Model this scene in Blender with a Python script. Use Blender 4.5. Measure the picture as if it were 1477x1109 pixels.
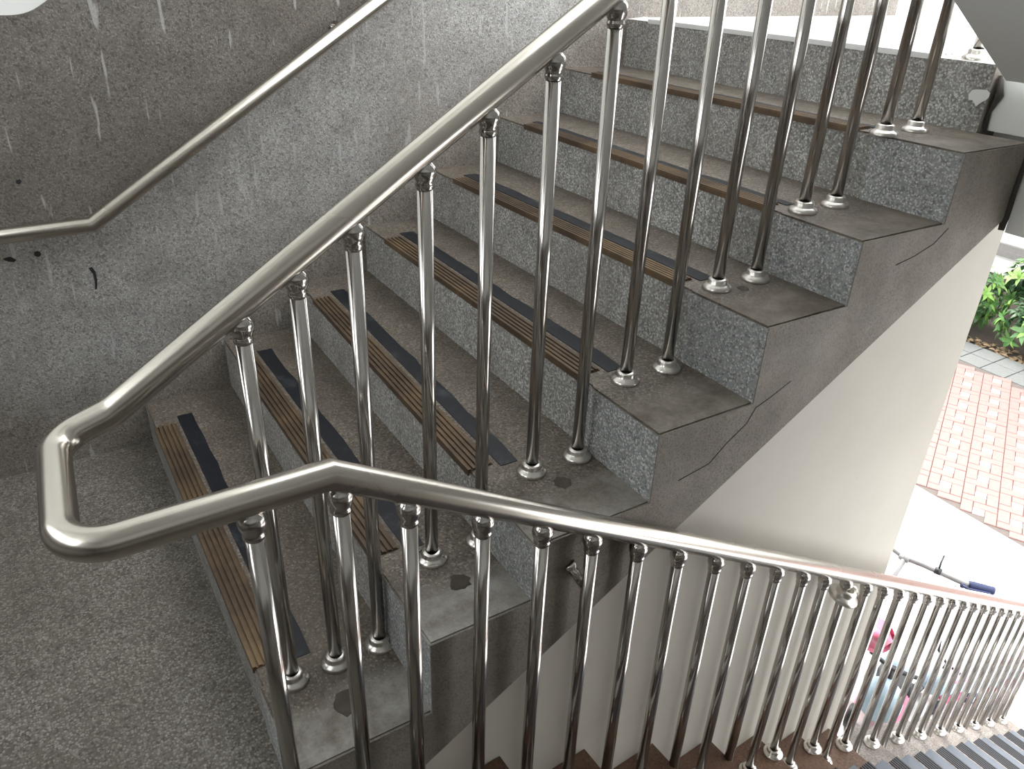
import bpy, bmesh, math, random
from mathutils import Vector, Matrix
random.seed(7)
C = bpy.context.scene.collection
scene = bpy.context.scene
for o in list(bpy.data.objects): bpy.data.objects.remove(o, do_unlink=True)

# ------------------------------------------------------------------ camera
FPX = 1127.03
cam = bpy.data.cameras.new('camera'); cam.sensor_fit = 'HORIZONTAL'; cam.sensor_width = 36.0
cam.lens = FPX * 36.0 / 1477.0; cam.clip_start = 0.02; cam.clip_end = 300
cam_o = bpy.data.objects.new('camera', cam); C.objects.link(cam_o)
yaw, pitch, roll = math.radians(32.9211), math.radians(28.8544), math.radians(2.2384)
fv = Vector((math.sin(yaw)*math.cos(pitch), math.cos(yaw)*math.cos(pitch), -math.sin(pitch)))
rv = Vector((math.cos(yaw), -math.sin(yaw), 0)); uv = rv.cross(fv)
r2 = rv*math.cos(roll) + uv*math.sin(roll); u2 = -rv*math.sin(roll) + uv*math.cos(roll)
m = Matrix((r2, u2, -fv)).transposed().to_4x4(); m.translation = Vector((-0.189, -0.9759, 1.5068))
cam_o.matrix_world = m
scene.camera = cam_o

# ------------------------------------------------------------------ world, sun, exposure
w = bpy.data.worlds.new('sky'); scene.world = w; w.use_nodes = True
bg = w.node_tree.nodes['Background']; bg.inputs[0].default_value = (0.97, 0.985, 1.0, 1); bg.inputs[1].default_value = 1.0
sun = bpy.data.lights.new('sun', 'SUN'); sun.energy = 1.2; sun.angle = math.radians(25); sun.color = (1, .97, .92)
sun_o = bpy.data.objects.new('sun', sun); C.objects.link(sun_o)
sun_o.rotation_euler = (math.radians(-38), math.radians(18), 0)
def portal(name, loc, rot, sx, sy):
    l = bpy.data.lights.new(name, 'AREA'); l.shape = 'RECTANGLE'; l.size = sx; l.size_y = sy
    l.cycles.is_portal = True
    o = bpy.data.objects.new(name, l); C.objects.link(o); o.location = loc; o.rotation_euler = rot
vs = scene.view_settings
vs.view_transform = 'Standard'; vs.look = 'None'; vs.gamma = 1; vs.use_curve_mapping = False
vs.exposure = 2.3

# ------------------------------------------------------------------ helpers
W = 1.563            # terrazzo face of the long wall
YB = 0.217           # baluster row of the upper flight
ZG = -2.76           # outdoor ground level
DL, SL = 0.042, 0.605  # plan skew and slope of the lower flight
def yrail(x): return -0.055 + DL*(x-0.226)
def ywall(x): return yrail(x) + 0.085

def link(name, me, mat=None, parent=None, kind=None, label=None, cat=None, group=None, smooth=False):
    o = bpy.data.objects.new(name, me); C.objects.link(o)
    if mat is not None and len(me.materials) == 0:
        for mm in (mat if isinstance(mat, (list, tuple)) else [mat]): me.materials.append(mm)
    if parent is not None: o.parent = parent
    props(o, label, cat, group, kind)
    if smooth:
        for p in me.polygons: p.use_smooth = True
    return o
def props(o, label=None, cat=None, group=None, kind=None):
    if label: o['label'] = label
    if cat: o['category'] = cat
    if group: o['group'] = group
    if kind: o['kind'] = kind
def empty(name, loc=(0, 0, 0), **k):
    o = bpy.data.objects.new(name, None); C.objects.link(o); o.location = loc; o.empty_display_size = .1
    props(o, **k); return o
def mesh(name, v, f, mats=None):
    me = bpy.data.meshes.new(name); me.from_pydata([tuple(a) for a in v], [], f); me.update()
    if mats: me.polygons.foreach_set('material_index', mats)
    return me
def bm_mesh(name, bm, smooth=False):
    bmesh.ops.recalc_face_normals(bm, faces=bm.faces[:])
    me = bpy.data.meshes.new(name); bm.to_mesh(me); bm.free()
    if smooth:
        for p in me.polygons: p.use_smooth = True
    return me
def add_box(bm, a, b, mi=0):
    vs_ = [bm.verts.new((x, y, z)) for x in (a[0], b[0]) for y in (a[1], b[1]) for z in (a[2], b[2])]
    for q in ((0, 1, 3, 2), (4, 6, 7, 5), (0, 4, 5, 1), (2, 3, 7, 6), (0, 2, 6, 4), (1, 5, 7, 3)):
        f = bm.faces.new([vs_[i] for i in q]); f.material_index = mi
def box(name, a, b, mat, bev=0, **k):
    bm = bmesh.new(); add_box(bm, a, b)
    if bev: bmesh.ops.bevel(bm, geom=bm.edges[:], offset=bev, segments=2, affect='EDGES')
    return link(name, bm_mesh(name, bm), mat, **k)
def prism(bm, poly, f0, f1, mi=0):
    """poly: list of (x, z); f0/f1 give y for each point on the two sides"""
    a = [bm.verts.new((x, f0(x), z)) for x, z in poly]; b = [bm.verts.new((x, f1(x), z)) for x, z in poly]
    n = len(poly)
    fs = [bm.faces.new(a), bm.faces.new(b[::-1])] + [bm.faces.new((a[i], b[i], b[(i+1) % n], a[(i+1) % n])) for i in range(n)]
    for f in fs: f.material_index = mi
def lathe(name, prof, n=24, axis=None):
    bm = bmesh.new(); rings = []
    for r, z in prof:
        rings.append([bm.verts.new((r*math.cos(2*math.pi*i/n), r*math.sin(2*math.pi*i/n), z)) for i in range(n)] if r > 1e-6 else [bm.verts.new((0, 0, z))])
    for a, b in zip(rings, rings[1:]):
        for i in range(n):
            j = (i+1) % n
            if len(a) == 1 and len(b) == 1: continue
            if len(a) == 1: bm.faces.new((a[0], b[i], b[j]))
            elif len(b) == 1: bm.faces.new((a[i], a[j], b[0]))
            else: bm.faces.new((a[i], a[j], b[j], b[i]))
    return bm_mesh(name, bm, True)
def fillet(pts, rads, seg=8):
    pts = [Vector(p) for p in pts]; out = [pts[0]]
    for i in range(1, len(pts)-1):
        p, a, b = pts[i], (pts[i-1]-pts[i]), (pts[i+1]-pts[i])
        r = rads[i-1]
        if r <= 0: out.append(p); continue
        ua, ub = a.normalized(), b.normalized(); ang = ua.angle(ub)
        t = min(r/math.tan(ang/2), a.length*.48, b.length*.48); rr = t*math.tan(ang/2)
        cdir = (ua+ub).normalized(); c = p + cdir*(rr/math.sin(ang/2))
        p0, p1 = p+ua*t, p+ub*t; v0, v1 = p0-c, p1-c; th = v0.angle(v1)
        for k in range(seg+1):
            s = k/seg
            out.append(c + (v0*math.sin((1-s)*th)+v1*math.sin(s*th))/math.sin(th))
    out.append(pts[-1]); return out
def tube_bm(bm, pts, r, n=20, cap=True, mi=0):
    pts = [Vector(p) for p in pts]; rings = []; nrm = None
    for i, p in enumerate(pts):
        d0 = (pts[i]-pts[i-1]).normalized() if i else (pts[1]-pts[0]).normalized()
        d1 = (pts[i+1]-pts[i]).normalized() if i < len(pts)-1 else d0
        t = (d0+d1).normalized()
        if nrm is None:
            nrm = Vector((0, 0, 1)) if abs(t.z) < .9 else Vector((1, 0, 0))
        nrm = (nrm - t*nrm.dot(t)).normalized(); bi = t.cross(nrm)
        rr = r[i] if isinstance(r, (list, tuple)) else r
        k = 1/max(.5, math.sqrt(max(.2, (1+d0.dot(d1))/2)))
        # stretch in the bend plane for true mitres
        bend = (d1-d0)
        ring = []
        for j in range(n):
            a = 2*math.pi*j/n; v = nrm*math.cos(a)+bi*math.sin(a)
            if bend.length > 1e-4:
                bd = bend.normalized(); v = v + bd*v.dot(bd)*(k-1)
            ring.append(bm.verts.new(p+v*rr))
        rings.append(ring)
    for a, b in zip(rings, rings[1:]):
        for j in range(n):
            f = bm.faces.new((a[j], a[(j+1) % n], b[(j+1) % n], b[j])); f.material_index = mi; f.smooth = True
    if cap:
        bm.faces.new(rings[0][::-1]).material_index = mi; bm.faces.new(rings[-1]).material_index = mi
def tube(name, pts, r, mat, n=20, **k):
    bm = bmesh.new(); tube_bm(bm, pts, r, n)
    return link(name, bm_mesh(name, bm), mat, **k)

# ------------------------------------------------------------------ materials
def newmat(name):
    m = bpy.data.materials.new(name); m.use_nodes = True
    nt = m.node_tree; b = nt.nodes['Principled BSDF']; return m, nt, b
def N(nt, t, **kw):
    n = nt.nodes.new(t)
    for k, v in kw.items():
        if k.startswith('i_'): n.inputs[k[2:].replace('_', ' ')].default_value = v
        else: setattr(n, k, v)
    return n
def mixc(nt, fac, a, b, mode='MIX'):
    n = nt.nodes.new('ShaderNodeMix'); n.data_type = 'RGBA'; n.blend_type = mode
    for s, v in ((n.inputs[0], fac), (n.inputs[6], a), (n.inputs[7], b)):
        if isinstance(v, (int, float)): s.default_value = v
        elif isinstance(v, tuple): s.default_value = (*v, 1) if len(v) == 3 else v
        else: nt.links.new(v, s)
    return n.outputs[2]
def ramp(nt, src, pts, interp='LINEAR'):
    n = nt.nodes.new('ShaderNodeValToRGB'); n.color_ramp.interpolation = interp
    el = n.color_ramp.elements
    while len(el) < len(pts): el.new(.5)
    for e, (p, c) in zip(el, pts):
        e.position = p; e.color = (c, c, c, 1) if isinstance(c, (int, float)) else (*c, 1)
    nt.links.new(src, n.inputs[0]); return n.outputs[0]
def pos(nt): return nt.nodes.new('ShaderNodeNewGeometry').outputs['Position']
def noise(nt, vec, scale, detail=4, rough=.55):
    n = N(nt, 'ShaderNodeTexNoise'); n.inputs['Scale'].default_value = scale; n.inputs['Detail'].default_value = detail
    n.inputs['Roughness'].default_value = rough; nt.links.new(vec, n.inputs['Vector']); return n.outputs['Fac']
def mapping(nt, vec, scale=(1, 1, 1), rot=(0, 0, 0), loc=(0, 0, 0)):
    n = nt.nodes.new('ShaderNodeMapping'); nt.links.new(vec, n.inputs[0])
    n.inputs['Scale'].default_value = scale; n.inputs['Rotation'].default_value = rot; n.inputs['Location'].default_value = loc
    return n.outputs[0]
def math_(nt, op, a, b=None, clamp=False):
    n = nt.nodes.new('ShaderNodeMath'); n.operation = op; n.use_clamp = clamp
    for s, v in ((n.inputs[0], a), (n.inputs[1], b)):
        if v is None: continue
        if isinstance(v, (int, float)): s.default_value = v
        else: nt.links.new(v, s)
    return n.outputs[0]
def bump(nt, b, h, dist=.001, strength=.5):
    n = nt.nodes.new('ShaderNodeBump'); n.inputs['Distance'].default_value = dist; n.inputs['Strength'].default_value = strength
    nt.links.new(h, n.inputs['Height']); nt.links.new(n.outputs[0], b.inputs['Normal'])

def terrazzo(name, matrix, chip, dark, stain, scale=170, stain_amt=.6, rough=.5, chip_cut=.45, stain_scale=2.2, extra=None, dots=1.0):
    m, nt, b = newmat(name); P = pos(nt)
    v = N(nt, 'ShaderNodeTexVoronoi'); v.inputs['Scale'].default_value = scale
    wn = N(nt, 'ShaderNodeTexNoise'); wn.inputs['Scale'].default_value = scale*.9; nt.links.new(P, wn.inputs['Vector'])
    wv = nt.nodes.new('ShaderNodeVectorMath'); wv.operation = 'SCALE'; wv.inputs['Scale'].default_value = .9/scale; nt.links.new(wn.outputs['Color'], wv.inputs[0])
    wa = nt.nodes.new('ShaderNodeVectorMath'); wa.operation = 'ADD'; nt.links.new(P, wa.inputs[0]); nt.links.new(wv.outputs[0], wa.inputs[1])
    nt.links.new(wa.outputs[0], v.inputs['Vector'])
    sep = N(nt, 'ShaderNodeSeparateColor'); nt.links.new(v.outputs['Color'], sep.inputs[0])
    is_chip = ramp(nt, sep.outputs[0], [(chip_cut, 0.0), (chip_cut+.08, 1.0)])
    inside = ramp(nt, v.outputs['Distance'], [(.38, 1.0), (.72, 0.0)])
    cf = math_(nt, 'MULTIPLY', is_chip, inside)
    ccol = mixc(nt, sep.outputs[1], chip, tuple(c*.5 for c in chip))
    base = mixc(nt, ramp(nt, sep.outputs[2], [(.55, 0.0), (.85, 1.0)]), matrix, dark)
    col = mixc(nt, math_(nt, 'MULTIPLY', cf, dots), base, ccol)
    st = ramp(nt, noise(nt, P, stain_scale, 6, .62), [(.36, 0.0), (.66, 1.0)])
    col = mixc(nt, math_(nt, 'MULTIPLY', st, stain_amt), col, mixc(nt, .6, col, stain))
    g = ramp(nt, noise(nt, P, 11, 5, .6), [(.3, .82), (.7, 1.1)])
    col = mixc(nt, 1.0, col, g, 'MULTIPLY')
    if extra: col = extra(nt, P, col)
    nt.links.new(col, b.inputs['Base Color'])
    rr = ramp(nt, noise(nt, P, 6, 3), [(.3, rough-.1), (.7, rough+.12)]); nt.links.new(rr, b.inputs['Roughness'])
    b.inputs['Specular IOR Level'].default_value = .4
    bump(nt, b, math_(nt, 'ADD', cf, noise(nt, P, 60, 3)), .0006, .5)
    return m
def scratches(nt, P, col):
    s = noise(nt, mapping(nt, P, (16, 1, 2.1), (0, .18, 0)), 2.6, 2, .4)
    mk = ramp(nt, s, [(.655, 0.0), (.69, 1.0)])
    col = mixc(nt, math_(nt, 'MULTIPLY', mk, .5), col, (.52, .52, .51))
    s2 = noise(nt, mapping(nt, P, (9, 1, 1.2), (0, -.5, 0), (3, 0, 7)), 2.0, 2, .4)
    return mixc(nt, math_(nt, 'MULTIPLY', ramp(nt, s2, [(.70, 0.0), (.76, 1.0)]), .25), col, (.42, .43, .43))
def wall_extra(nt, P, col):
    # darker, browner terrazzo above the line of the wall handrail
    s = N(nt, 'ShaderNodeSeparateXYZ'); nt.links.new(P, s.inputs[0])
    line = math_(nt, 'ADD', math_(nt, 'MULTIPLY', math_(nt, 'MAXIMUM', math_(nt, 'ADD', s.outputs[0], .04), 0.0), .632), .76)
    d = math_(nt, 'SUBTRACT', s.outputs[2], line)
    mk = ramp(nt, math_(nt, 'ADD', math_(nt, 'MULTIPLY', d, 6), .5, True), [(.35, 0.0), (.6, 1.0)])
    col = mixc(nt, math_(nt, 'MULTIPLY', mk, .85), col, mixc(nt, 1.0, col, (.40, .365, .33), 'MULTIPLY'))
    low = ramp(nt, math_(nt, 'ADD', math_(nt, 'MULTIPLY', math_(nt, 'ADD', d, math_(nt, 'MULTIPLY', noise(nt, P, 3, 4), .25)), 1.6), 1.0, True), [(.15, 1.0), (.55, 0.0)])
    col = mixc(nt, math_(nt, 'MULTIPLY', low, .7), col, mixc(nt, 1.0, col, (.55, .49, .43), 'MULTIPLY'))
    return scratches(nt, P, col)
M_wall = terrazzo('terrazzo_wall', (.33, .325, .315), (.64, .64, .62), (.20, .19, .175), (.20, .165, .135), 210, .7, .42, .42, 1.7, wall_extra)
M_floor = terrazzo('terrazzo_floor', (.15, .135, .115), (.36, .345, .31), (.085, .073, .06), (.10, .084, .066), 185, .8, .5, .33, 2.4)
def tread_extra(nt, P, col):
    # plain cement repair at the outer end of the treads
    s = N(nt, 'ShaderNodeSeparateXYZ'); nt.links.new(P, s.inputs[0])
    e = math_(nt, 'ADD', s.outputs[1], math_(nt, 'MULTIPLY', noise(nt, P, 9, 4), .12))
    mk = ramp(nt, e, [(.16, 1.0), (.22, 0.0)])
    cem = mixc(nt, ramp(nt, noise(nt, P, 8, 8, .75), [(.36, 0.0), (.62, 1.0)]), (.15, .132, .108), (.40, .39, .365))
    up = ramp(nt, math_(nt, 'MULTIPLY', s.outputs[2], .8, True), [(.25, 0.0), (.62, 1.0)])
    cem = mixc(nt, up, cem, mixc(nt, 1.0, cem, (.62, .56, .5), 'MULTIPLY'))
    return mixc(nt, math_(nt, 'MULTIPLY', mk, .85), col, cem)
M_tread = terrazzo('terrazzo_tread', (.14, .118, .096), (.31, .28, .24), (.085, .07, .056), (.092, .074, .058), 190, .8, .5, .5, 3.0, tread_extra)
M_riser = terrazzo('terrazzo_riser', (.28, .275, .26), (.70, .71, .69), (.17, .165, .155), (.20, .175, .15), 190, .6, .55, .38, 3.2)
M_riser_end = terrazzo('terrazzo_riser_end', (.35, .365, .365), (.80, .82, .82), (.21, .22, .22), (.22, .215, .20), 200, .35, .55, .36, 3.2)
M_side = terrazzo('string_render', (.225, .20, .172), (.34, .31, .27), (.155, .135, .112), (.28, .245, .21), 300, .8, .7, .5, 2.6, dots=.6)
def paint(name, col, dirt=.25, rough=.6, sc=1.6):
    m, nt, b = newmat(name); P = pos(nt)
    a = ramp(nt, noise(nt, P, sc, 6, .6), [(.35, 0.0), (.75, 1.0)])
    c = mixc(nt, math_(nt, 'MULTIPLY', a, dirt), col, tuple(x*.62 for x in col))
    sp = ramp(nt, noise(nt, P, 14, 3, .5), [(.72, 0.0), (.78, 1.0)])
    c = mixc(nt, math_(nt, 'MULTIPLY', sp, dirt*.6), c, tuple(x*.45 for x in col))
    nt.links.new(c, b.inputs['Base Color']); b.inputs['Roughness'].default_value = rough
    bump(nt, b, noise(nt, P, 40, 4), .001, .35); return m
M_cream = paint('cream_paint', (.50, .468, .41), .45, .55)
M_white = paint('white_paint', (.80, .81, .79), .22, .6)
M_grey_paint = paint('grey_white_paint', (.78, .80, .78), .2, .6)
M_dark_gap = paint('dark_filler', (.06, .055, .05), .3, .9)
M_concrete = paint('pale_concrete', (.66, .65, .63), .2, .8, .8)
def steel(name, col=(.60, .575, .54), rough=.2):
    m, nt, b = newmat(name); P = pos(nt)
    b.inputs['Metallic'].default_value = 1
    c = mixc(nt, ramp(nt, noise(nt, P, 3, 2), [(.4, 0.0), (.75, 1.0)]), col, tuple(x*.88 for x in col))
    nt.links.new(c, b.inputs['Base Color'])
    nt.links.new(ramp(nt, noise(nt, P, 3, 2), [(.3, rough-.03), (.7, rough+.05)]), b.inputs['Roughness']); return m
M_rail = steel('brushed_stainless', (.60, .565, .51), .24)
M_steel = steel('polished_stainless', (.55, .525, .50), .15)
M_flange = steel('cast_flange', (.72, .69, .65), .27)
def plain(name, col, rough=.5, metal=0, var=.15):
    m, nt, b = newmat(name); P = pos(nt)
    c = mixc(nt, noise(nt, P, 25, 3), tuple(x*(1-var) for x in col), tuple(min(1, x*(1+var)) for x in col))
    nt.links.new(c, b.inputs['Base Color']); b.inputs['Roughness'].default_value = rough; b.inputs['Metallic'].default_value = metal
    return m
def strip_mat():
    m, nt, b = newmat('bronze_nosing'); P = pos(nt)
    a = ramp(nt, noise(nt, P, 5, 5, .7), [(.4, 0.0), (.65, 1.0)])
    c = mixc(nt, a, (.11, .079, .056), (.215, .15, .088))
    nt.links.new(c, b.inputs['Base Color']); b.inputs['Metallic'].default_value = .55; b.inputs['Roughness'].default_value = .42
    return m
M_strip = strip_mat()
def tape_mat():
    m, nt, b = newmat('black_tape'); P = pos(nt)
    a = ramp(nt, noise(nt, P, 12, 5, .7), [(.55, 0.0), (.75, 1.0)])
    c = mixc(nt, a, (.006, .008, .013), (.05, .058, .066))
    nt.links.new(c, b.inputs['Base Color']); b.inputs['Roughness'].default_value = .38
    return m
M_tape = tape_mat()
M_lowtape = plain('blue_grey_tread_cover', (.10, .115, .14), .4)
M_lowstrip = plain('black_rubber_nosing', (.03, .03, .035), .5)
M_lowtread = terrazzo('terrazzo_lower', (.24, .225, .21), (.38, .37, .35), (.15, .135, .12), (.16, .10, .07), 190, .7, .5, .5, 3.0)
M_brown = terrazzo('terrazzo_lower_brown', (.15, .085, .055), (.22, .13, .09), (.10, .055, .035), (.10, .06, .04), 190, .7, .5, .5, 3.0)
M_mark = plain('black_scuff', (.015, .015, .015), .7)
M_pit = plain('broken_mortar', (.075, .062, .05), .95, 0, .6)

# ------------------------------------------------------------------ long wall with terrazzo dado
def dado_top(x): return 1.325 + max(0, x+.075)*.632
bm = bmesh.new(); add_box(bm, (-1.6, W+.012, ZG), (3.56, W+.22, 4.3))
wall = link('wall_left', bm_mesh('wall_left', bm), M_white, kind='structure')
pts = [(-1.5, -.2), (3.56, -.2), (3.56, dado_top(1.95))] + [(1.95, dado_top(1.95))]
k0 = (-.075, 1.325)
arc = fillet([(-1.5, 0, 1.325), (k0[0], 0, k0[1]), (1.95, 0, dado_top(1.95))], [.14])
pts += [(v.x, v.z) for v in reversed(arc)][1:]
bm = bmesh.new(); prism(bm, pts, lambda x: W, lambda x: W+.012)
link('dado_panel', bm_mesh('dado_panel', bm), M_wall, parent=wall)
# black marks and a plugged hole on the dado
def blot(name, cx, cz, pts_, y, mat, parent, th=.0008):
    n = len(pts_); v = [(cx+a, y-th, cz+b) for a, b in pts_] + [(cx+a, y+.002, cz+b) for a, b in pts_]
    f = [list(range(n))] + [[i, n+i, n+(i+1) % n, (i+1) % n] for i in range(n)]
    return link(name, mesh(name, v, f), mat, parent=parent)
blot('scuff_mark', -.068, .605, [(-.004, .034), (.006, .036), (.012, .02), (.012, -.006), (.006, -.034), (.0, -.036), (.004, -.01), (.004, .014)], W, M_mark, wall)
blot('scuff_mark', -.192, .702, [(.009*math.cos(i*.7), .009*math.sin(i*.7)) for i in range(9)], W, M_mark, wall)
blot('scuff_mark', -.25, .697, [(-.03, .004), (-.01, .008), (.004, -.004), (-.004, -.010), (-.02, -.004)], W, M_mark, wall)
blot('scuff_mark', .355, 1.02, [(-.012, .003), (.012, .008), (.014, .004), (-.01, -.004)], W, M_mark, wall)
blot('scuff_mark', -.19, .91, [(-.006, .004), (.004, .007), (.007, 0), (.0, -.008), (-.007, -.004)], W, M_mark, wall)

# ------------------------------------------------------------------ landing, other walls, slabs
box('floor', (-1.5, -1.8, -.16), (0.0, W, 0.0), M_floor, kind='structure')
box('floor_edge', (0.0, -1.8, -.16), (.2, -.002, 0.0), M_floor, kind='structure')
# back wall, with an unseen window opening added to light the risers
def frame_wall(name, x0, x1, y0, y1, z0, z1, oy0, oy1, oz0, oz1, mat):
    bm = bmesh.new()
    add_box(bm, (x0, y0, z0), (x1, y1, oz0)); add_box(bm, (x0, y0, oz1), (x1, y1, z1))
    add_box(bm, (x0, y0, oz0), (x1, oy0, oz1)); add_box(bm, (x0, oy1, oz0), (x1, y1, oz1))
    return link(name, bm_mesh(name, bm), mat, kind='structure')
frame_wall('wall_back', -1.72, -1.5, -1.95, W+.22, ZG, 4.3, -.6, 1.35, 1.38, 2.29, M_white)
wr_ = box('wall_right', (-1.5, -1.95, ZG), (2.3, -1.8, 4.3), M_white, kind='structure')
box('dado_panel', (-1.488, -1.8, ZG), (2.3, -1.789, 1.33), M_wall, parent=wr_)
box('dado_panel', (-1.5, -1.8, 0), (-1.488, W, 1.33), M_wall, parent=bpy.data.objects['wall_back'])
box('ceiling', (-1.5, -1.8, 4.1), (1.5, W, 4.3), M_white, kind='structure')
box('floor_upper', (1.99, -1.8, .95), (3.56, W, 1.31), [M_concrete], kind='structure')
portal('portal_back', (-1.49, .375, 1.835), (0, math.radians(-90), 0), .91, 1.95)
portal('portal_upper', (3.5, -.1, 2.8), (0, math.radians(90), 0), 2.9, 3.3)
portal('portal_roof', (2.5, -.1, 4.25), (0, 0, 0), 2.0, 3.3)
portal('portal_lower', (3.0, -.8, -.9), (0, math.radians(90), 0), 3.6, 4.6)

# white edge beam of the upper landing and the crumbled joint beside it
beam = empty('trim_1', (1.9, -.8, .93), kind='structure')
def child(name, me, mat, par, **k):
    o = link(name, me, mat, **k); o.parent = par; o.matrix_parent_inverse = Matrix.Translation(-par.location); return o
bm = bmesh.new(); add_box(bm, (1.905, -1.8, .93), (2.0, -.012, 1.28)); add_box(bm, (1.93, -.012, 1.155), (2.0, .13, 1.28))
child('edge_beam', bm_mesh('edge_beam', bm), M_white, beam)
bm = bmesh.new()
jp = [(1.897, -.006, 1.16), (1.90, -.004, 1.10), (1.896, -.008, 1.03), (1.905, -.002, .97), (1.897, -.006, .935)]
tube_bm(bm, jp, [.004, .007, .006, .010, .008], 8)
tube_bm(bm, [(1.925, .128, 1.285), (1.922, .115, 1.24), (1.925, .128, 1.2), (1.922, .125, 1.155)], [.005, .009, .004, .005], 8)
child('open_joint', bm_mesh('open_joint', bm), M_dark_gap, beam)

# third flight rising overhead (its soffit closes the top right corner)
def sof3(x): return 1.278 + .56*(1.9-x)
fl3 = empty('overhead_flight', (1.9, -.8, 1.31), label='grey painted underside of the flight overhead, sloping down to the white beam', cat='stairs')
for k in range(7):
    xr = 1.9-.27*k; xn = xr-.27; z0 = 1.31+.166*k
    poly = [(xr, max(z0, sof3(xr)+.01)), (xr, z0+.166), (xn, z0+.166), (xn, sof3(xn)), (xr, sof3(xr))]
    bm = bmesh.new(); prism(bm, poly, lambda x: -1.785, lambda x: .10)
    child('step', bm_mesh('step', bm), M_grey_paint, fl3)
box('ceiling_landing', (-1.5, -1.8, 2.3), (.01, .10, 2.46), M_white, kind='structure')

# ------------------------------------------------------------------ upper flight
XO = [0.0, .282, .516, .811, 1.084, 1.338, 1.637]      # riser line at the open side
XI = [-.002, .279, .55, .810, 1.070, 1.352, 1.626]     # riser line at the wall
ZO = [.146, .338, .481, .653, .837, .987, 1.149]       # tread height at the open side
ZI = [.148, .316, .483, .649, .822, .983, 1.140]
XO.append(1.905); XI.append(1.912); ZO.append(1.31); ZI.append(1.305)
def soffit(x): return -.162 + .592*x
flight = empty('terrazzo_flight', (0, .78, 0), label='grey terrazzo stair flight climbing beside the wall with handrail', cat='stairs')
def lerp(a, b, t): return a+(b-a)*t
def step_mesh(name, k, y0, y1, proud=0.0):
    """solid step block between two y planes; materials 0 tread 1 riser 2 side"""
    bm = bmesh.new(); rows = []
    for y in (y0, y1):
        t = y/W
        xf = lerp(XO[k], XI[k], t)-proud; xb = lerp(XO[k+1], XI[k+1], t)
        zt = lerp(ZO[k], ZI[k], t)
        rows.append([bm.verts.new(c) for c in ((xf, y, soffit(max(xf, -.26)) if k else -.155), (xf, y, zt), (xb, y, zt), (xb, y, soffit(xb)))])
    a, b = rows
    for q, mi in (((a[0], a[1], b[1], b[0]), 1), ((a[1], a[2], b[2], b[1]), 0), ((a[2], a[3], b[3], b[2]), 2), ((a[3], a[0], b[0], b[3]), 2), (tuple(a), 2), (tuple(b[::-1]), 2)):
        bm.faces.new(q).material_index = mi
    e = [ed for ed in bm.edges if set(ed.verts) == {a[1], b[1]}]
    e += [ed for ed in bm.edges if set(ed.verts) == {a[1], a[2]}] if y0 == 0 else []
    bmesh.ops.bevel(bm, geom=e, offset=.004, segments=2, affect='EDGES')
    return bm_mesh(name, bm)
YS = .232
def front(k, y): t = y/W; return lerp(XO[k], XI[k], t), lerp(ZO[k], ZI[k], t)
def ribbed_strip(name, k, y0, y1, wid, ribs, h=.0025, rib=.0045, lip=.010, fr=None):
    bm = bmesh.new(); fr = fr or front
    prof = [(-.004, -lip), (-.004, h)]
    pw = (wid+.004)/ribs
    for i in range(ribs):
        x = -.004+pw*i
        prof += [(x+.0005, h+rib), (x+pw*.62, h+rib), (x+pw*.64, h), (x+pw*.99, h)]
    prof += [(wid, -.001), (.0005, -.001), (.0005, -lip)]
    rows = []
    for y in (y0, y1):
        x, z = fr(k, y); rows.append([bm.verts.new((x+a, y, z+b)) for a, b in prof])
    n = len(prof)
    for i in range(n): bm.faces.new((rows[0][i], rows[0][(i+1) % n], rows[1][(i+1) % n], rows[1][i]))
    bm.faces.new(rows[0]); bm.faces.new(rows[1][::-1])
    return bm_mesh(name, bm)
def flat_strip(name, k, y0, y1, a, b, th=.0018, fr=None):
    bm = bmesh.new(); n = 14; fr = fr or front
    rng = random.Random(k*11+3); rows = []
    for i in range(n+1):
        y = lerp(y0, y1, i/n); x, z = fr(k, y); j = rng.uniform(-.004, .004)
        rows.append([bm.verts.new((x+a, y, z-.0005)), bm.verts.new((x+a, y, z+th)), bm.verts.new((x+b+j, y, z+th)), bm.verts.new((x+b+j, y, z-.0005))])
    for r0, r1 in zip(rows, rows[1:]):
        for i in range(4): bm.faces.new((r0[i], r0[(i+1) % 4], r1[(i+1) % 4], r1[i]))
    bm.faces.new(rows[0]); bm.faces.new(rows[-1][::-1])
    return bm_mesh(name, bm)
for k in range(7):
    s = child('step', step_mesh('step', k, YS, W), [M_tread, M_riser, M_side], flight)
    e = link('end_block', step_mesh('end_block', k, 0.0, YS, .004), [M_tread, M_riser_end, M_side], parent=s)
    wid = .062 if k < 4 else .05
    link('nosing_strip', ribbed_strip('nosing_strip', k, .285, 1.385, wid, 5), M_strip, parent=s)
    link('anti_slip_tape', flat_strip('anti_slip_tape', k, .27, 1.43, wid+.012, wid+(.058 if k < 5 else .04)), M_tape, parent=s)
# continuous rendered face of the open side, sawtooth above and sloping below
bm = bmesh.new()
for k in range(7):
    xa_, xb_ = XO[k]-.004, XO[k+1]-(.004 if k < 6 else .006)
    prism(bm, [(xa_, soffit(xa_)), (xa_, ZO[k]-.0015), (xb_, ZO[k]-.0015), (xb_, soffit(xb_))], lambda x: -.003, lambda x: .0)
child('string_face', bm_mesh('string_face', bm), M_side, flight)
for line in ([(1.193, 0.68), (1.134, 0.654), (1.091, 0.639), (1.07, 0.603), (1.014, 0.566), (0.971, 0.528), (0.882, 0.513)], [(1.653, 0.973), (1.61, 0.941), (1.544, 0.921), (1.478, 0.91)]):
    bm = bmesh.new(); tube_bm(bm, [(x, -.0032, z) for x, z in line], .0011, 5); child('crack', bm_mesh('crack', bm), M_dark_gap, flight)
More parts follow.
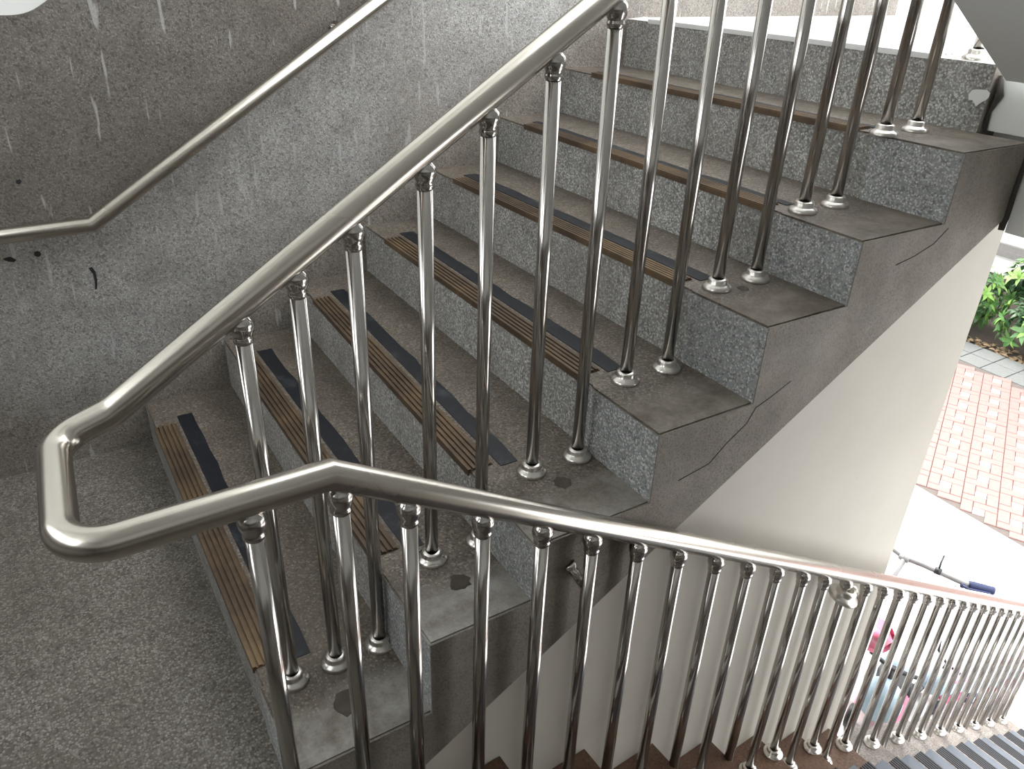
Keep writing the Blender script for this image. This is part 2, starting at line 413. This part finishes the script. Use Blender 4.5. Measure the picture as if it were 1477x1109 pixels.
# top riser below the upper landing
bm = bmesh.new(); rows = []
for y in (.135, W):
    t = y/W; xf = lerp(XO[7], XI[7], t)
    rows.append([bm.verts.new(c) for c in ((xf, y, soffit(1.9)), (xf, y, lerp(1.31, 1.305, t)), (1.995, y, 1.312), (1.995, y, .96))])
a, b = rows
for q, mi in (((a[0], a[1], b[1], b[0]), 1), ((a[1], a[2], b[2], b[1]), 0), ((a[2], a[3], b[3], b[2]), 2), ((a[3], a[0], b[0], b[3]), 2), (tuple(a), 2), (tuple(b[::-1]), 2)):
    bm.faces.new(q).material_index = mi
top = child('step', bm_mesh('step', bm), [M_concrete, M_riser, M_side], flight)
M_palestrip = plain('pale_worn_nosing', (.70, .70, .70), .5, 0)
link('nosing_strip', ribbed_strip('nosing_strip', 7, .30, 1.44, .16, 6, .002, .006, .006), M_palestrip, parent=top)
rng = random.Random(8)
pv = [(1.902, .155+.032*rng.uniform(.7, 1.2)*math.cos(i*.52), 1.235+.02*rng.uniform(.6, 1.3)*math.sin(i*.52)) for i in range(12)]
link('paint_patch', mesh('paint_patch', pv, [list(range(12))]), M_white, parent=top)
# broken sockets of an earlier railing in the tread ends
def pit(x, y, k, r):
    n = 16; rng = random.Random(int(x*1000)); v = [(x, y, -.0)]; z = front(k, y)[1]
    v = [(x, y, z+.0006)]
    for rr, dz in ((.35, .0006), (.7, .0035), (1.0, .0004)):
        for i in range(n):
            a_ = 2*math.pi*i/n; q = r*rr*rng.uniform(.8, 1.2)
            v.append((x+q*math.cos(a_), y+q*math.sin(a_), z+dz*rng.uniform(.7, 1.2)))
    f = [(0, 1+i, 1+(i+1) % n) for i in range(n)]
    for l in range(2):
        f += [(1+l*n+i, 1+(l+1)*n+i, 1+(l+1)*n+(i+1) % n, 1+l*n+(i+1) % n) for i in range(n)]
    return mesh('socket_hole', v, f)
steps = [c for c in flight.children if c.name.startswith('step')]
for x, y, k, r in ((.41, .122, 1, .024), (.684, .150, 2, .022), (.139, .105, 0, .032), (1.20, .185, 4, .014)):
    link('socket_hole', pit(x, y, k, r), M_pit, parent=steps[k], smooth=True)
for s in steps:
    for c in s.children: c.matrix_parent_inverse = Matrix.Identity(4)
# children were modelled in world space: undo the flight offset once on the steps only
# ------------------------------------------------------------------ wall below the flight
xe = 2.17
bm = bmesh.new()
poly = [(-.3, ZG), (xe, ZG), (xe, soffit(1.9)+.01), (1.9, soffit(1.9)+.01), (1.52, soffit(1.52)+.012), (.25, soffit(.25)+.012), (-.0, -.15), (-.3, -.15)]
prism(bm, poly, ywall, lambda x: ywall(x)+.12)
link('wall_under_stair', bm_mesh('wall_under_stair', bm), M_cream, kind='structure')

# ------------------------------------------------------------------ lower flight
NX = [.2+.27875*i for i in range(9)] + [2.43+.27*i for i in range(1, 8)]
NZ = [0-.181*i for i in range(9)] + [-1.448-.1655*i for i in range(1, 8)]
low = empty('lower_flight', (2.2, -.8, ZG), label='terrazzo stair flight going down past the cream wall to the paving outside', cat='stairs')
def lfront(k, y): return NX[k]-DL*(y-yrail(NX[k])), NZ[k]
def lowtread_z(x):
    for i in range(1, len(NX)):
        if x < NX[i]: return NZ[i]
    return ZG
for i in range(1, len(NX)):
    bm = bmesh.new(); x0, x1, z = NX[i-1], NX[i], NZ[i]; zb = max(ZG, z-.36)
    y1 = lambda x: ywall(x)-.001 if x < 2.2 else yrail(x)+.10
    ys0, ys1 = -1.79, None
    v = []
    for sx in (x0, x1):
        for zz in (zb, z):
            v.append(bm.verts.new((sx-DL*(-1.785-yrail(sx)), -1.785, zz))); v.append(bm.verts.new((sx-DL*.09, y1(sx), zz)))
    for q, mi in (((v[0], v[1], v[3], v[2]), 1), ((v[4], v[6], v[7], v[5]), 1), ((v[0], v[4], v[5], v[1]), 1), ((v[2], v[3], v[7], v[6]), 0), ((v[0], v[2], v[6], v[4]), 1), ((v[1], v[5], v[7], v[3]), 1)):
        bm.faces.new(q).material_index = mi
    s = child('step', bm_mesh('step', bm), [M_brown if i < 8 else M_lowtread, M_riser], low)
    # ribbed nosing and tread cover, mirrored because the tread lies uphill of its nosing
    bm = bmesh.new(); ye = yrail(x1)-.10
    for j in range(5):
        a_ = x1+.002-.011*j
        vv = [bm.verts.new((xx-DL*(yy-yrail(x1)), yy, zz)) for yy in (-1.6, ye) for xx, zz in ((a_, z-.0005), (a_, z+.004), (a_-.007, z+.004), (a_-.007, z-.0005))]
        for q in ((0, 1, 2, 3), (7, 6, 5, 4), (0, 4, 5, 1), (1, 5, 6, 2), (2, 6, 7, 3), (3, 7, 4, 0)): bm.faces.new([vv[t] for t in q])
    link('nosing_strip', bm_mesh('nosing_strip', bm), M_lowstrip, parent=s)
    bm = bmesh.new(); vv = [bm.verts.new((xx-DL*(yy-yrail(x1)), yy, zz)) for yy in (-1.6, ye+.02) for xx, zz in ((x1-.06, z-.0005), (x1-.06, z+.002), (x1-.15, z+.002), (x1-.15, z-.0005))]
    for q in ((0, 1, 2, 3), (7, 6, 5, 4), (0, 4, 5, 1), (1, 5, 6, 2), (2, 6, 7, 3), (3, 7, 4, 0)): bm.faces.new([vv[t] for t in q])
    link('tread_cover', bm_mesh('tread_cover', bm), M_lowtape, parent=s)

# ------------------------------------------------------------------ stainless railing
BX = [.0611, .1571, .2586, .3919, .5144, .6448, .7717, .8938, 1.0195, 1.1449, 1.2734, 1.3972, 1.5142, 1.6422, 1.7687]
BK = [0, 0, 0, 1, 1, 2, 2, 3, 3, 4, 4, 5, 5, 6, 6]
LX = [.22, .362, .496, .626, .762, .899, 1.042, 1.18, 1.32, 1.461, 1.588, 1.727, 1.869, 2.003, 2.135]
while LX[-1] < 4.25: LX.append(LX[-1]+.134)
def zball_u(x): return .9685+.6466*(x-.0611)
def zball_l(x): return min(.803, .721-SL*(x-.226)) if x > .09 else .803
RH = .035
rail = empty('stair_railing', (-.1, .08, 0), label='stainless steel stair railing looping round between the two flights', cat='railing')
xa = 2.02
path = [(xa, YB, zball_u(xa)+RH), (-.150, YB, zball_u(-.150)+RH), (-.236, YB, .838), (-.250, yrail(-.02), .836), (.095, yrail(.095), .838), (4.45, yrail(4.45), .838-SL*(4.45-.095))]
pp = fillet(path, [.07, .055, .06, 0], 9)
bm = bmesh.new(); tube_bm(bm, pp, .0235, 32); child('handrail', bm_mesh('handrail', bm), M_rail, rail)
collar_me = lathe('collar', [(0.0145, -.030), (.0165, -.026), (.0165, -.021), (.0150, -.017), (.0190, -.010), (.0208, 0), (.0190, .009), (.0140, .0145), (.0105, .018), (.0105, .034)], 20)
collar_me.materials.append(M_steel)
flange_me = lathe('base_flange', [(.034, 0), (.0345, .004), (.032, .009), (.025, .0125), (.0225, .015), (.0225, .023), (.0205, .026), (.0145, .027)], 28)
flange_me.materials.append(M_flange)
def baluster(x, y, zf, zt):
    bm = bmesh.new(); tube_bm(bm, [(0, 0, 0), (0, 0, zt-zf-.015)], .0140, 20)
    b = link('baluster', bm_mesh('baluster', bm), M_steel); b.location = (x, y, zf); b.parent = rail
    b.matrix_parent_inverse = Matrix.Translation(-rail.location)
    c = link('collar', collar_me, parent=b); c.location = (0, 0, zt-zf)
    f = link('base_flange', flange_me, parent=b); f.location = (0, 0, 0)
    return b
for x, k in zip(BX, BK): baluster(x, YB, front(k, YB)[1], zball_u(x))
baluster(1.95, YB, 1.310, zball_u(1.95))
baluster(-.022, yrail(-.022), 0.0, .803)
baluster(.108, yrail(.108), 0.0, .795)
for x in LX: baluster(x, yrail(x), lowtread_z(x), zball_l(x))
# tie brackets from the stair side to the lower railing
def tie(p0, p1, r, fr):
    d = Vector(p1)-Vector(p0)
    bm = bmesh.new(); tube_bm(bm, [p0, p1], r, 16)
    t = child('tie_bracket', bm_mesh('tie_bracket', bm), M_steel, rail)
    bm = bmesh.new(); q = d.normalized(); P0 = Vector(p0)
    tube_bm(bm, [P0, P0+q*.006, P0+q*.012, P0+q*.018], [fr, fr*.98, fr*.8, fr*.4], 24)
    o = link('wall_plate', bm_mesh('wall_plate', bm), M_flange, parent=t)
    return t
tie((.600, -.001, .40), (.622, yrail(.622)+.006, .352), .0105, .015)
tie((1.955, ywall(1.955), -.405), (1.872, yrail(1.872)+.008, -.345), .013, .024)
lb = [b for b in rail.children if b.name.startswith('baluster') and abs(b.location.x-1.727) < .01][0]
lf = link('loose_flange', flange_me, parent=lb); lf.location = (0, 0, zball_l(1.727)-lowtread_z(1.727)-.058); lf.rotation_euler = (math.radians(10), math.radians(14), 0); lf.scale = (1.4, 1.4, 1.4)

# ------------------------------------------------------------------ wall handrail
wr = empty('wall_handrail', (0, W, 0), label='stainless steel handrail fixed along the terrazzo wall', cat='handrail')
yw = W-.066
bm = bmesh.new()
tube_bm(bm, [(-1.35, yw, .775), (-.04, yw, .787), (2.1, yw, .787+.634*2.14)], .0225, 28)
child('rail_tube', bm_mesh('rail_tube', bm), M_rail, wr)
for x, z in ((-.9, .779), (.75, .787+.634*.79), (1.7, .787+.634*1.74)):
    bm = bmesh.new(); tube_bm(bm, [(x, yw, z), (x, W, z)], .008, 12); tube_bm(bm, [(x, W-.005, z), (x, W, z)], .02, 20)
    child('bracket', bm_mesh('bracket', bm), M_steel, wr)

# ------------------------------------------------------------------ ground outside
box('floor_apron', (-1.5, -6, ZG-.2), (6.35, 8, ZG), M_concrete, kind='structure')
M_soil = plain('dark_soil', (.055, .04, .03), .95, 0, .6)
M_joint = plain('sandy_joint', (.12, .10, .09), .95, 0, .2)
pave = empty('floor_paving', (7.8, 2, ZG-.2), kind='structure')
bm = bmesh.new(); add_box(bm, (6.35, -6, ZG-.2), (9.94, 8, ZG-.012)); child('bedding', bm_mesh('bedding', bm), M_joint, pave)
M_red = plain('red_paver', (.30, .165, .15), .85, 0, .2); M_pale = plain('pale_paver', (.62, .58, .55), .85); M_gpave = plain('grey_paver', (.15, .155, .15), .85, 0, .2)
th = math.radians(26.5); ca, sa = math.cos(th), math.sin(th); ox, oy = 9.04, 3.11
def brick_me(name, lx, ly, mat):
    bm = bmesh.new(); add_box(bm, (-lx/2, -ly/2, -.05), (lx/2, ly/2, 0))
    bmesh.ops.bevel(bm, geom=[e for e in bm.edges if all(v.co.z > -.01 for v in e.verts)], offset=.004, segments=1, affect='EDGES')
    me = bm_mesh(name, bm); me.materials.append(mat); return me
SQ = brick_me('brick', .094, .094, M_pale); HB = brick_me('brick', .194, .094, M_red); VB = brick_me('brick', .094, .194, M_red)
cand = []
for i in range(-24, 24):
    for j in range(-24, 24):
        # unit cell .3 x .3: one pale square and four red bricks turning round it
        for du, dv, me in ((0, 0, SQ), (.05, .1, HB), (.1, -.05, VB), (-.05, -.1, HB), (-.1, .05, VB)):
            u, v = i*.3+du, j*.3+dv
            cand.append((ox+u*ca-v*sa, oy+u*sa+v*ca, me))
cand = [c for c in cand if 6.42 < c[0] < 9.3 and -1.2 < c[1] < 5]
cand.sort(key=lambda c: math.hypot(c[0]-7.9, (c[1]-2.2)*1.1))
rest = bmesh.new()
for idx, (x, y, me) in enumerate(cand):
    if idx < 300:
        o = link('brick', me, parent=pave); o.location = (x-7.8, y-2, .2+random.uniform(-.002, .002)); o.rotation_euler = (0, 0, th)
    else:
        n0 = len(rest.verts); rest.from_mesh(me); rest.verts.ensure_lookup_table()
        T = Matrix.Translation((x, y, ZG)) @ Matrix.Rotation(th, 4, 'Z')
        bmesh.ops.transform(rest, matrix=T, verts=rest.verts[n0:])
        if me is SQ:
            rest.faces.ensure_lookup_table()
            for f in rest.faces[-len(me.polygons):]: f.material_index = 1
o = child('brick_field', bm_mesh('brick_field', rest), [M_red, M_pale], pave); o['kind'] = 'stuff'
GB = brick_me('paving_slab', .29, .29, M_gpave)
for i in range(2):
    for j in range(22):
        o = link('paving_slab', GB, parent=pave); o.location = (9.485+.3*i-7.8, -1.2+.3*j-2, .2+random.uniform(-.003, .002))
box('floor_soil', (9.94, -6, ZG-.2), (60, 40, ZG-.03), M_soil, kind='structure')
box('floor_lane', (-1.5, 8, ZG-.2), (9.94, 40, ZG-.02), M_concrete, kind='structure')
far = box('wall_far', (13.0, -6, ZG-.1), (13.3, 30, 2.2), M_white, kind='structure')
bm = bmesh.new(); add_box(bm, (12.9, -6, -2.47), (13.0, 30, -2.38)); add_box(bm, (12.93, -6, -2.38), (13.0, 30, -2.28))
link('wall_ledge', bm_mesh('wall_ledge', bm), plain('grey_ledge', (.20, .19, .18), .6), parent=far)

# shrubs in the bed
M_leaf = plain('fresh_leaf', (.20, .36, .075), .45, 0, .35); M_leaf2 = plain('old_leaf', (.07, .17, .045), .4, 0, .35); M_leaf3 = plain('inner_leaf', (.03, .085, .025), .5, 0, .4)
M_stem = plain('woody_stem', (.09, .06, .04), .9)
def leaf_me(name, L, wd, mat):
    v = []; f = []
    for i in range(6):
        t = i/5; hw = wd*math.sin(math.pi*min(.999, t**.8*.93+.06))*.5; z = .10*L*math.sin(math.pi*t)-.06*L*t*t
        v += [(t*L, -hw, z+.18*hw), (t*L, 0, z), (t*L, hw, z+.18*hw)]
        if i:
            k = (i-1)*3; f += [(k, k+1, k+4, k+3), (k+1, k+2, k+5, k+4)]
    me = mesh(name, v, f); me.materials.append(mat)
    for p in me.polygons: p.use_smooth = True
    return me
LM = [leaf_me('leaf', .15, .055, M_leaf), leaf_me('leaf', .17, .06, M_leaf2), leaf_me('leaf', .13, .05, M_leaf)]
LI = leaf_me('inner', .15, .06, M_leaf3)
def shrub(x, y, hgt, rad, label, seed, n):
    rng = random.Random(seed)
    e = empty('leafy_shrub', (x, y, ZG-.03), label=label, cat='shrub')
    bm = bmesh.new()
    for i in range(9):
        a = rng.uniform(0, 6.28); q = rng.uniform(.2, .8)*rad
        tube_bm(bm, [(0.05*math.cos(a), .05*math.sin(a), 0), (q*.5*math.cos(a), q*.5*math.sin(a), hgt*.45), (q*math.cos(a), q*math.sin(a), hgt*.85)], [.014, .01, .006], 6)
    link('stem', bm_mesh('stem', bm), M_stem, parent=e)
    inner = bmesh.new()
    for i in range(420):
        a, b, q = rng.uniform(0, 6.28), rng.uniform(-.2, 1), rng.uniform(.2, .92)
        h = math.sqrt(max(0, 1-b*b)); c = Vector((rad*q*h*math.cos(a), rad*q*h*math.sin(a), hgt*.5+hgt*.5*q*b))
        n0 = len(inner.verts); inner.from_mesh(LI); inner.verts.ensure_lookup_table()
        T = Matrix.Translation(c) @ Matrix.Rotation(rng.uniform(0, 6.28), 4, 'Z') @ Matrix.Rotation(rng.uniform(-.6, .9), 4, 'Y')
        bmesh.ops.transform(inner, matrix=T, verts=inner.verts[n0:])
    o = link('inner_foliage', bm_mesh('inner_foliage', inner), M_leaf3, parent=e); o['kind'] = 'stuff'
    for i in range(n):                       # rosettes of leaves at the shoot tips
        a, b = rng.uniform(0, 6.28), rng.uniform(-.85, 1)
        h = math.sqrt(max(0, 1-b*b)); c = Vector((rad*h*math.cos(a), rad*h*math.sin(a), hgt*.52+hgt*.48*b))
        out = Vector((h*math.cos(a), h*math.sin(a), b+.35)).normalized()
        R = out.to_track_quat('Z', 'Y')
        mi = 0 if b > .1 and rng.random() < .75 else 1
        for t in range(6):
            l = link('leaf', LM[mi] if rng.random() < .8 else LM[2], parent=e); l.location = c
            q = R.to_matrix().to_4x4() @ Matrix.Rotation(t*1.047+rng.uniform(-.2, .2), 4, 'Z') @ Matrix.Rotation(-rng.uniform(.05, .6), 4, 'Y')
            l.rotation_euler = q.to_euler(); s = rng.uniform(.8, 1.15); l.scale = (s, s, s)
shrub(10.38, 3.05, .84, .46, 'broad green leafy shrub overhanging the paving at the open end of the bed', 3, 50)
shrub(10.45, 4.18, .88, .46, 'green leafy shrub in the bed, seen beside the cream wall edge', 5, 50)
shrub(11.45, 3.7, .9, .42, 'taller green shrub behind the other shrubs, against the far wall', 9, 40)
tree = empty('added_shade_tree', (10.9, 1.9, ZG-.03), label='unseen leafy tree added to shade the planting bed and paving', cat='tree')  # out-of-view tree, added to darken the paving and shrubs
bm = bmesh.new(); tube_bm(bm, [(0, 0, 0), (.05, .02, 1.2), (0, .1, 2.6), (-.2, .4, 3.8)], [.13, .10, .08, .04], 12)
for a in (.3, 2.0, 3.6, 5.1): tube_bm(bm, [(0, .1, 2.3), (.8*math.cos(a), .1+.8*math.sin(a), 3.1), (1.5*math.cos(a), .1+1.5*math.sin(a), 3.6)], [.05, .035, .015], 8)
link('trunk', bm_mesh('trunk', bm), M_stem, parent=tree)
bm = bmesh.new(); rng = random.Random(21); big = leaf_me('crown_leaf', .30, .13, M_leaf2)
for i in range(2600):
    a, b, q = rng.uniform(0, 6.28), rng.uniform(-1, 1), rng.uniform(.3, 1)**.5; h = math.sqrt(1-b*b)
    n0 = len(bm.verts); bm.from_mesh(big); bm.verts.ensure_lookup_table()
    T = Matrix.Translation((-.55+1.8*q*h*math.cos(a), .6+2.0*q*h*math.sin(a), 3.6+1.1*q*b)) @ Matrix.Rotation(rng.uniform(0, 6.28), 4, 'Z') @ Matrix.Rotation(rng.uniform(-.8, .8), 4, 'Y')
    bmesh.ops.transform(bm, matrix=T, verts=bm.verts[n0:])
o = link('crown', bm_mesh('crown', bm), M_leaf2, parent=tree); o['kind'] = 'stuff'
M_dry = plain('dry_leaf', (.22, .15, .085), .8, 0, .5)
bm = bmesh.new(); rng = random.Random(4); me = leaf_me('dry', .09, .045, M_dry)
for i in range(260):
    n0 = len(bm.verts); bm.from_mesh(me); bm.verts.ensure_lookup_table()
    T = Matrix.Translation((rng.uniform(9.96, 10.22), rng.uniform(2, 5), ZG-.02+rng.uniform(0, .02))) @ Matrix.Rotation(rng.uniform(0, 6.28), 4, 'Z') @ Matrix.Rotation(rng.uniform(-.4, .4), 4, 'X')
    bmesh.ops.transform(bm, matrix=T, verts=bm.verts[n0:])
link('leaf_litter', bm_mesh('leaf_litter', bm), M_dry, kind='stuff', label='dry brown leaf litter on the soil in front of the shrubs', cat='leaf litter')

# ------------------------------------------------------------------ bicycle behind the railing
M_bwhite = plain('silver_frame_paint', (.25, .245, .24), .4); M_grip = plain('navy_grip', (.02, .028, .09), .55); M_tyre = plain('tyre_rubber', (.02, .02, .022), .8)
M_chrome = steel('bike_chrome', (.7, .7, .7), .2); M_black = plain('black_plastic', (.02, .02, .022), .45)
M_yel = plain('yellow_decal', (.75, .50, .04), .5); M_blue = plain('blue_decal', (.05, .22, .50), .5); M_org = plain('orange_decal', (.75, .28, .05), .5)
bike = empty('bicycle', (3.926, 1.165, ZG), label='pale silver bicycle with navy handlebar grip standing behind the lower railing', cat='bicycle')
bike.rotation_euler = (0, 0, math.radians(245))
# local: +x forward
def wheel(x, r):
    bm = bmesh.new(); n = 40
    ring = [Vector((x+r*math.cos(2*math.pi*i/n), 0, r+.0+r*math.sin(2*math.pi*i/n)*1.0)) for i in range(n+1)]
    def torus(bm, R, rr, k=10):
        vs_ = [[bm.verts.new((x+(R+rr*math.cos(2*math.pi*j/k))*math.cos(2*math.pi*i/n), rr*math.sin(2*math.pi*j/k), r+(R+rr*math.cos(2*math.pi*j/k))*math.sin(2*math.pi*i/n))) for j in range(k)] for i in range(n)]
        for i in range(n):
            for j in range(k):
                f = bm.faces.new((vs_[i][j], vs_[(i+1) % n][j], vs_[(i+1) % n][(j+1) % k], vs_[i][(j+1) % k])); f.smooth = True
    torus(bm, r-.02, .02)
    wv = link('wheel', bm_mesh('wheel', bm), M_tyre, parent=bike)
    bm = bmesh.new(); torus(bm, r-.045, .010, 8); link('rim', bm_mesh('rim', bm), M_chrome, parent=wv)
    bm = bmesh.new()
    for i in range(20):
        a = 2*math.pi*i/20; s = .02*(1 if i % 2 else -1)
        tube_bm(bm, [(x, s, r), (x+(r-.05)*math.cos(a), 0, r+(r-.05)*math.sin(a))], .0013, 5)
    tube_bm(bm, [(x, -.045, r), (x, .045, r)], .018, 12)
    link('spokes', bm_mesh('spokes', bm), M_chrome, parent=wv)
wheel(.60, .30); wheel(-.42, .30)
bm = bmesh.new()
hd_t, hd_b = (.36, 0, .80), (.41, 0, .66); sb, bb, rh = (-.17, 0, .78), (-.05, 0, .29), (-.42, 0, .30)
tube_bm(bm, [hd_b, hd_t], .022, 14); tube_bm(bm, [(.37, 0, .77), (-.14, 0, .70)], .018, 14); tube_bm(bm, [(.40, 0, .69), bb], .021, 14)
tube_bm(bm, [sb, bb], .018, 14)
for s in (-1, 1):
    tube_bm(bm, [(bb[0], s*.03, bb[2]), (rh[0], s*.06, rh[2])], .010, 8); tube_bm(bm, [(-.15, s*.02, .70), (rh[0], s*.06, rh[2])], .009, 8)
fr = link('frame', bm_mesh('frame', bm), M_bwhite, parent=bike)
for a, b, mt in (((.34, 0, .622), (.30, 0, .586), M_yel), ((.22, 0, .525), (.16, 0, .475), M_blue), ((.30, 0, .756), (.20, 0, .743), M_org)):
    bm = bmesh.new(); tube_bm(bm, [a, b], .0225, 14, False); link('decal', bm_mesh('decal', bm), mt, parent=fr)
bm = bmesh.new()
for s in (-1, 1): tube_bm(bm, fillet([(.42, s*.02, .645), (.44, s*.055, .60), (.60, s*.055, .30)], [.05]), .011, 10)
tube_bm(bm, [(.42, -.03, .645), (.42, .03, .645)], .015, 10)
link('fork', bm_mesh('fork', bm), M_bwhite, parent=bike)
# quill stem leaning back up to the swept bar
hb = (.17, 0, 1.045)
bm = bmesh.new(); tube_bm(bm, [hd_t, (.335, 0, .88), hb], .019, 12); tube_bm(bm, [(hb[0], -.03, hb[2]), (hb[0], .03, hb[2])], .021, 14)
link('handlebar_stem', bm_mesh('handlebar_stem', bm), M_bwhite, parent=bike)
bm = bmesh.new()
barp = fillet([(.02, .47, 1.04), (.10, .33, 1.045), (.15, .10, 1.055), (.17, 0, 1.05), (.15, -.10, 1.055), (.10, -.33, 1.045), (.02, -.47, 1.04)], [.05, .08, .05, .08, .05], 6)
tube_bm(bm, barp, .0175, 14)
hbar = link('handlebar', bm_mesh('handlebar', bm), M_bwhite, parent=bike)
for s in (-1, 1):
    a, b = Vector((.02, s*.47, 1.04)), Vector((.10, s*.33, 1.045)); d = (b-a).normalized()
    bm = bmesh.new(); pr = []; rr = []
    for i in range(15): pr.append(a-d*.006+d*(.14*i/14)); rr.append(.0235+(.0025 if i % 2 else 0))
    tube_bm(bm, pr, rr, 16); link('grip', bm_mesh('grip', bm), M_grip, parent=hbar)
    side = Vector((.85, s*.35, 0)).normalized()
    bm = bmesh.new(); c0 = a+d*.165
    tube_bm(bm, [c0, c0+side*.03+Vector((0, 0, -.01))], .012, 10)
    tube_bm(bm, fillet([c0+side*.03, c0+side*.045-d*.03, c0+side*.03-d*.15], [.02]), [.009]*2+[.006]*9, 8)
    link('brake_lever', bm_mesh('brake_lever', bm), M_grip, parent=hbar)
    bm = bmesh.new(); tube_bm(bm, fillet([c0+side*.02, c0+side*.10+Vector((0, -s*.10, -.04)), Vector((.38, s*.04, .86)), Vector((.43, s*.03, .64))], [.06, .06]), .0022, 6)
    link('brake_cable', bm_mesh('brake_cable', bm), M_black, parent=hbar)
bm = bmesh.new(); tube_bm(bm, [(.133, .17, 1.052), (.124, .205, 1.051)], .022, 12); tube_bm(bm, [(.13, .19, 1.065), (.10, .18, 1.10), (.05, .17, 1.12)], .006, 8)
link('shifter', bm_mesh('shifter', bm), M_black, parent=hbar)
bm = bmesh.new()
sv = [(-.30, .075), (-.22, .08), (-.12, .045), (-.02, .022), (.03, .012)]
rows = [[bm.verts.new((x, wd*math.cos(t), .86+.03*math.sin(t)+(.015 if x < -.2 else 0))) for t in [i*math.pi/6 for i in range(12)]] for x, wd in sv]
for r0, r1 in zip(rows, rows[1:]):
    for i in range(12): bm.faces.new((r0[i], r0[(i+1) % 12], r1[(i+1) % 12], r1[i])).smooth = True
bm.faces.new(rows[0][::-1]); bm.faces.new(rows[-1]); tube_bm(bm, [sb, (-.185, 0, .84)], .012, 10)
link('saddle', bm_mesh('saddle', bm), M_black, parent=bike)
bm = bmesh.new(); tube_bm(bm, [(bb[0], -.06, bb[2]), (bb[0], .06, bb[2])], .02, 12)
tube_bm(bm, [(bb[0], .06, bb[2]), (bb[0]+.11, .065, bb[2]-.12)], .009, 8); tube_bm(bm, [(bb[0], -.06, bb[2]), (bb[0]-.11, -.065, bb[2]+.12)], .009, 8)
add_box(bm, (bb[0]+.07, .07, bb[2]-.135), (bb[0]+.15, .15, bb[2]-.11)); add_box(bm, (bb[0]-.15, -.15, bb[2]+.11), (bb[0]-.07, -.07, bb[2]+.135))
link('crank', bm_mesh('crank', bm), M_chrome, parent=bike)

# front end turned on its kickstand: rotate fork, front wheel, stem and bar about the steering head
turn = Matrix.Translation((.37, 0, 0)) @ Matrix.Rotation(math.radians(-57), 4, 'Z') @ Matrix.Translation((-.37, 0, 0))
fw = [c for c in bike.children if c.name.startswith('wheel')][0]
for c in bike.children:
    if c.name.split('.')[0] in ('fork', 'handlebar_stem', 'handlebar') or c is fw: c.matrix_basis = turn @ c.matrix_basis
bm = bmesh.new(); tube_bm(bm, [(-.08, .03, .27), (-.12, .16, .008)], .008, 8); link('kickstand', bm_mesh('kickstand', bm), M_chrome, parent=bike)

# ------------------------------------------------------------------ children's ride-on toys on the floor
M_pink = plain('pink_plastic', (.78, .20, .30), .35); M_pblue = plain('pale_blue_plastic', (.42, .55, .64), .35); M_redp = plain('red_plastic', (.45, .03, .07), .35)
def ellip(bm, c, r, n=14, mi=0):
    m_ = bmesh.ops.create_uvsphere(bm, u_segments=n, v_segments=max(6, n//2), radius=1.0)
    bmesh.ops.transform(bm, matrix=Matrix.Translation(c) @ Matrix.Diagonal((*r, 1)), verts=m_['verts'])
    for v in m_['verts']:
        for f in v.link_faces: f.smooth = True; f.material_index = mi
def ride_on(loc, rz, sc, label, horn):
    e = empty('ride_on_toy', loc, label=label, cat='toy'); e.rotation_euler = (0, 0, rz); e.scale = (sc, sc, sc)
    bm = bmesh.new(); ellip(bm, (0, 0, .20), (.27, .11, .085)); ellip(bm, (.19, 0, .30), (.10, .12, .16)); ellip(bm, (-.20, 0, .27), (.10, .10, .09))
    link('body', bm_mesh('body', bm), M_pblue, parent=e)
    bm = bmesh.new(); ellip(bm, (-.06, 0, .285), (.15, .085, .03)); link('seat', bm_mesh('seat', bm), M_black if horn else M_pink, parent=e)
    bm = bmesh.new(); add_box(bm, (-.14, -.13, .10), (.14, .13, .125)); bmesh.ops.bevel(bm, geom=bm.edges[:], offset=.01, segments=2, affect='EDGES')
    link('footboard', bm_mesh('footboard', bm), M_pink, parent=e)
    for x, y in ((.20, .12), (.20, -.12), (-.20, .12), (-.20, -.12)):
        bm = bmesh.new(); tube_bm(bm, [(x, y-.022, .075), (x, y-.015, .075), (x, y+.015, .075), (x, y+.022, .075)], [.055, .075, .075, .055], 20)
        wv = link('wheel', bm_mesh('wheel', bm), M_black, parent=e)
        bm = bmesh.new(); tube_bm(bm, [(x, y-.025, .075), (x, y+.025, .075)], .032, 14); link('hub', bm_mesh('hub', bm), M_redp if horn else M_pblue, parent=wv)
    bm = bmesh.new(); tube_bm(bm, [(.16, 0, .40), (.13, 0, .50)], .016, 10); tube_bm(bm, [(.14, -.14, .68), (.12, -.13, .54), (.13, 0, .50), (.12, .14, .52)], .013, 10)
    hb_ = link('handlebar', bm_mesh('handlebar', bm), M_black, parent=e)
    if horn:
        bm = bmesh.new(); ctr = Vector((.14, -.14, .69)); ax = Vector((.78, .09, .6)).normalized()
        tube_bm(bm, [ctr-ax*.03, ctr-ax*.02, ctr+ax*.012, ctr+ax*.028, ctr+ax*.022], [.05, .085, .10, .092, .075], 28)
        d = link('round_shield', bm_mesh('round_shield', bm), M_pink, parent=e)
        bm = bmesh.new(); t1 = ax.orthogonal().normalized(); t2 = ax.cross(t1)
        for R in (.02, .036, .052, .068):
            tube_bm(bm, [ctr+ax*.024+(t1*math.cos(a)+t2*math.sin(a))*R for a in [2*math.pi*i/24 for i in range(25)]], .004, 6, False)
        link('grille', bm_mesh('grille', bm), M_black, parent=d)
    return e
ride_on((3.78, .61, ZG), math.radians(200), 1.05, 'pale blue and pink ride-on toy with a round pink front shield', True)
ride_on((4.27, .46, ZG), math.radians(165), .7, 'small pale blue ride-on toy with a pink seat and black wheels', False)
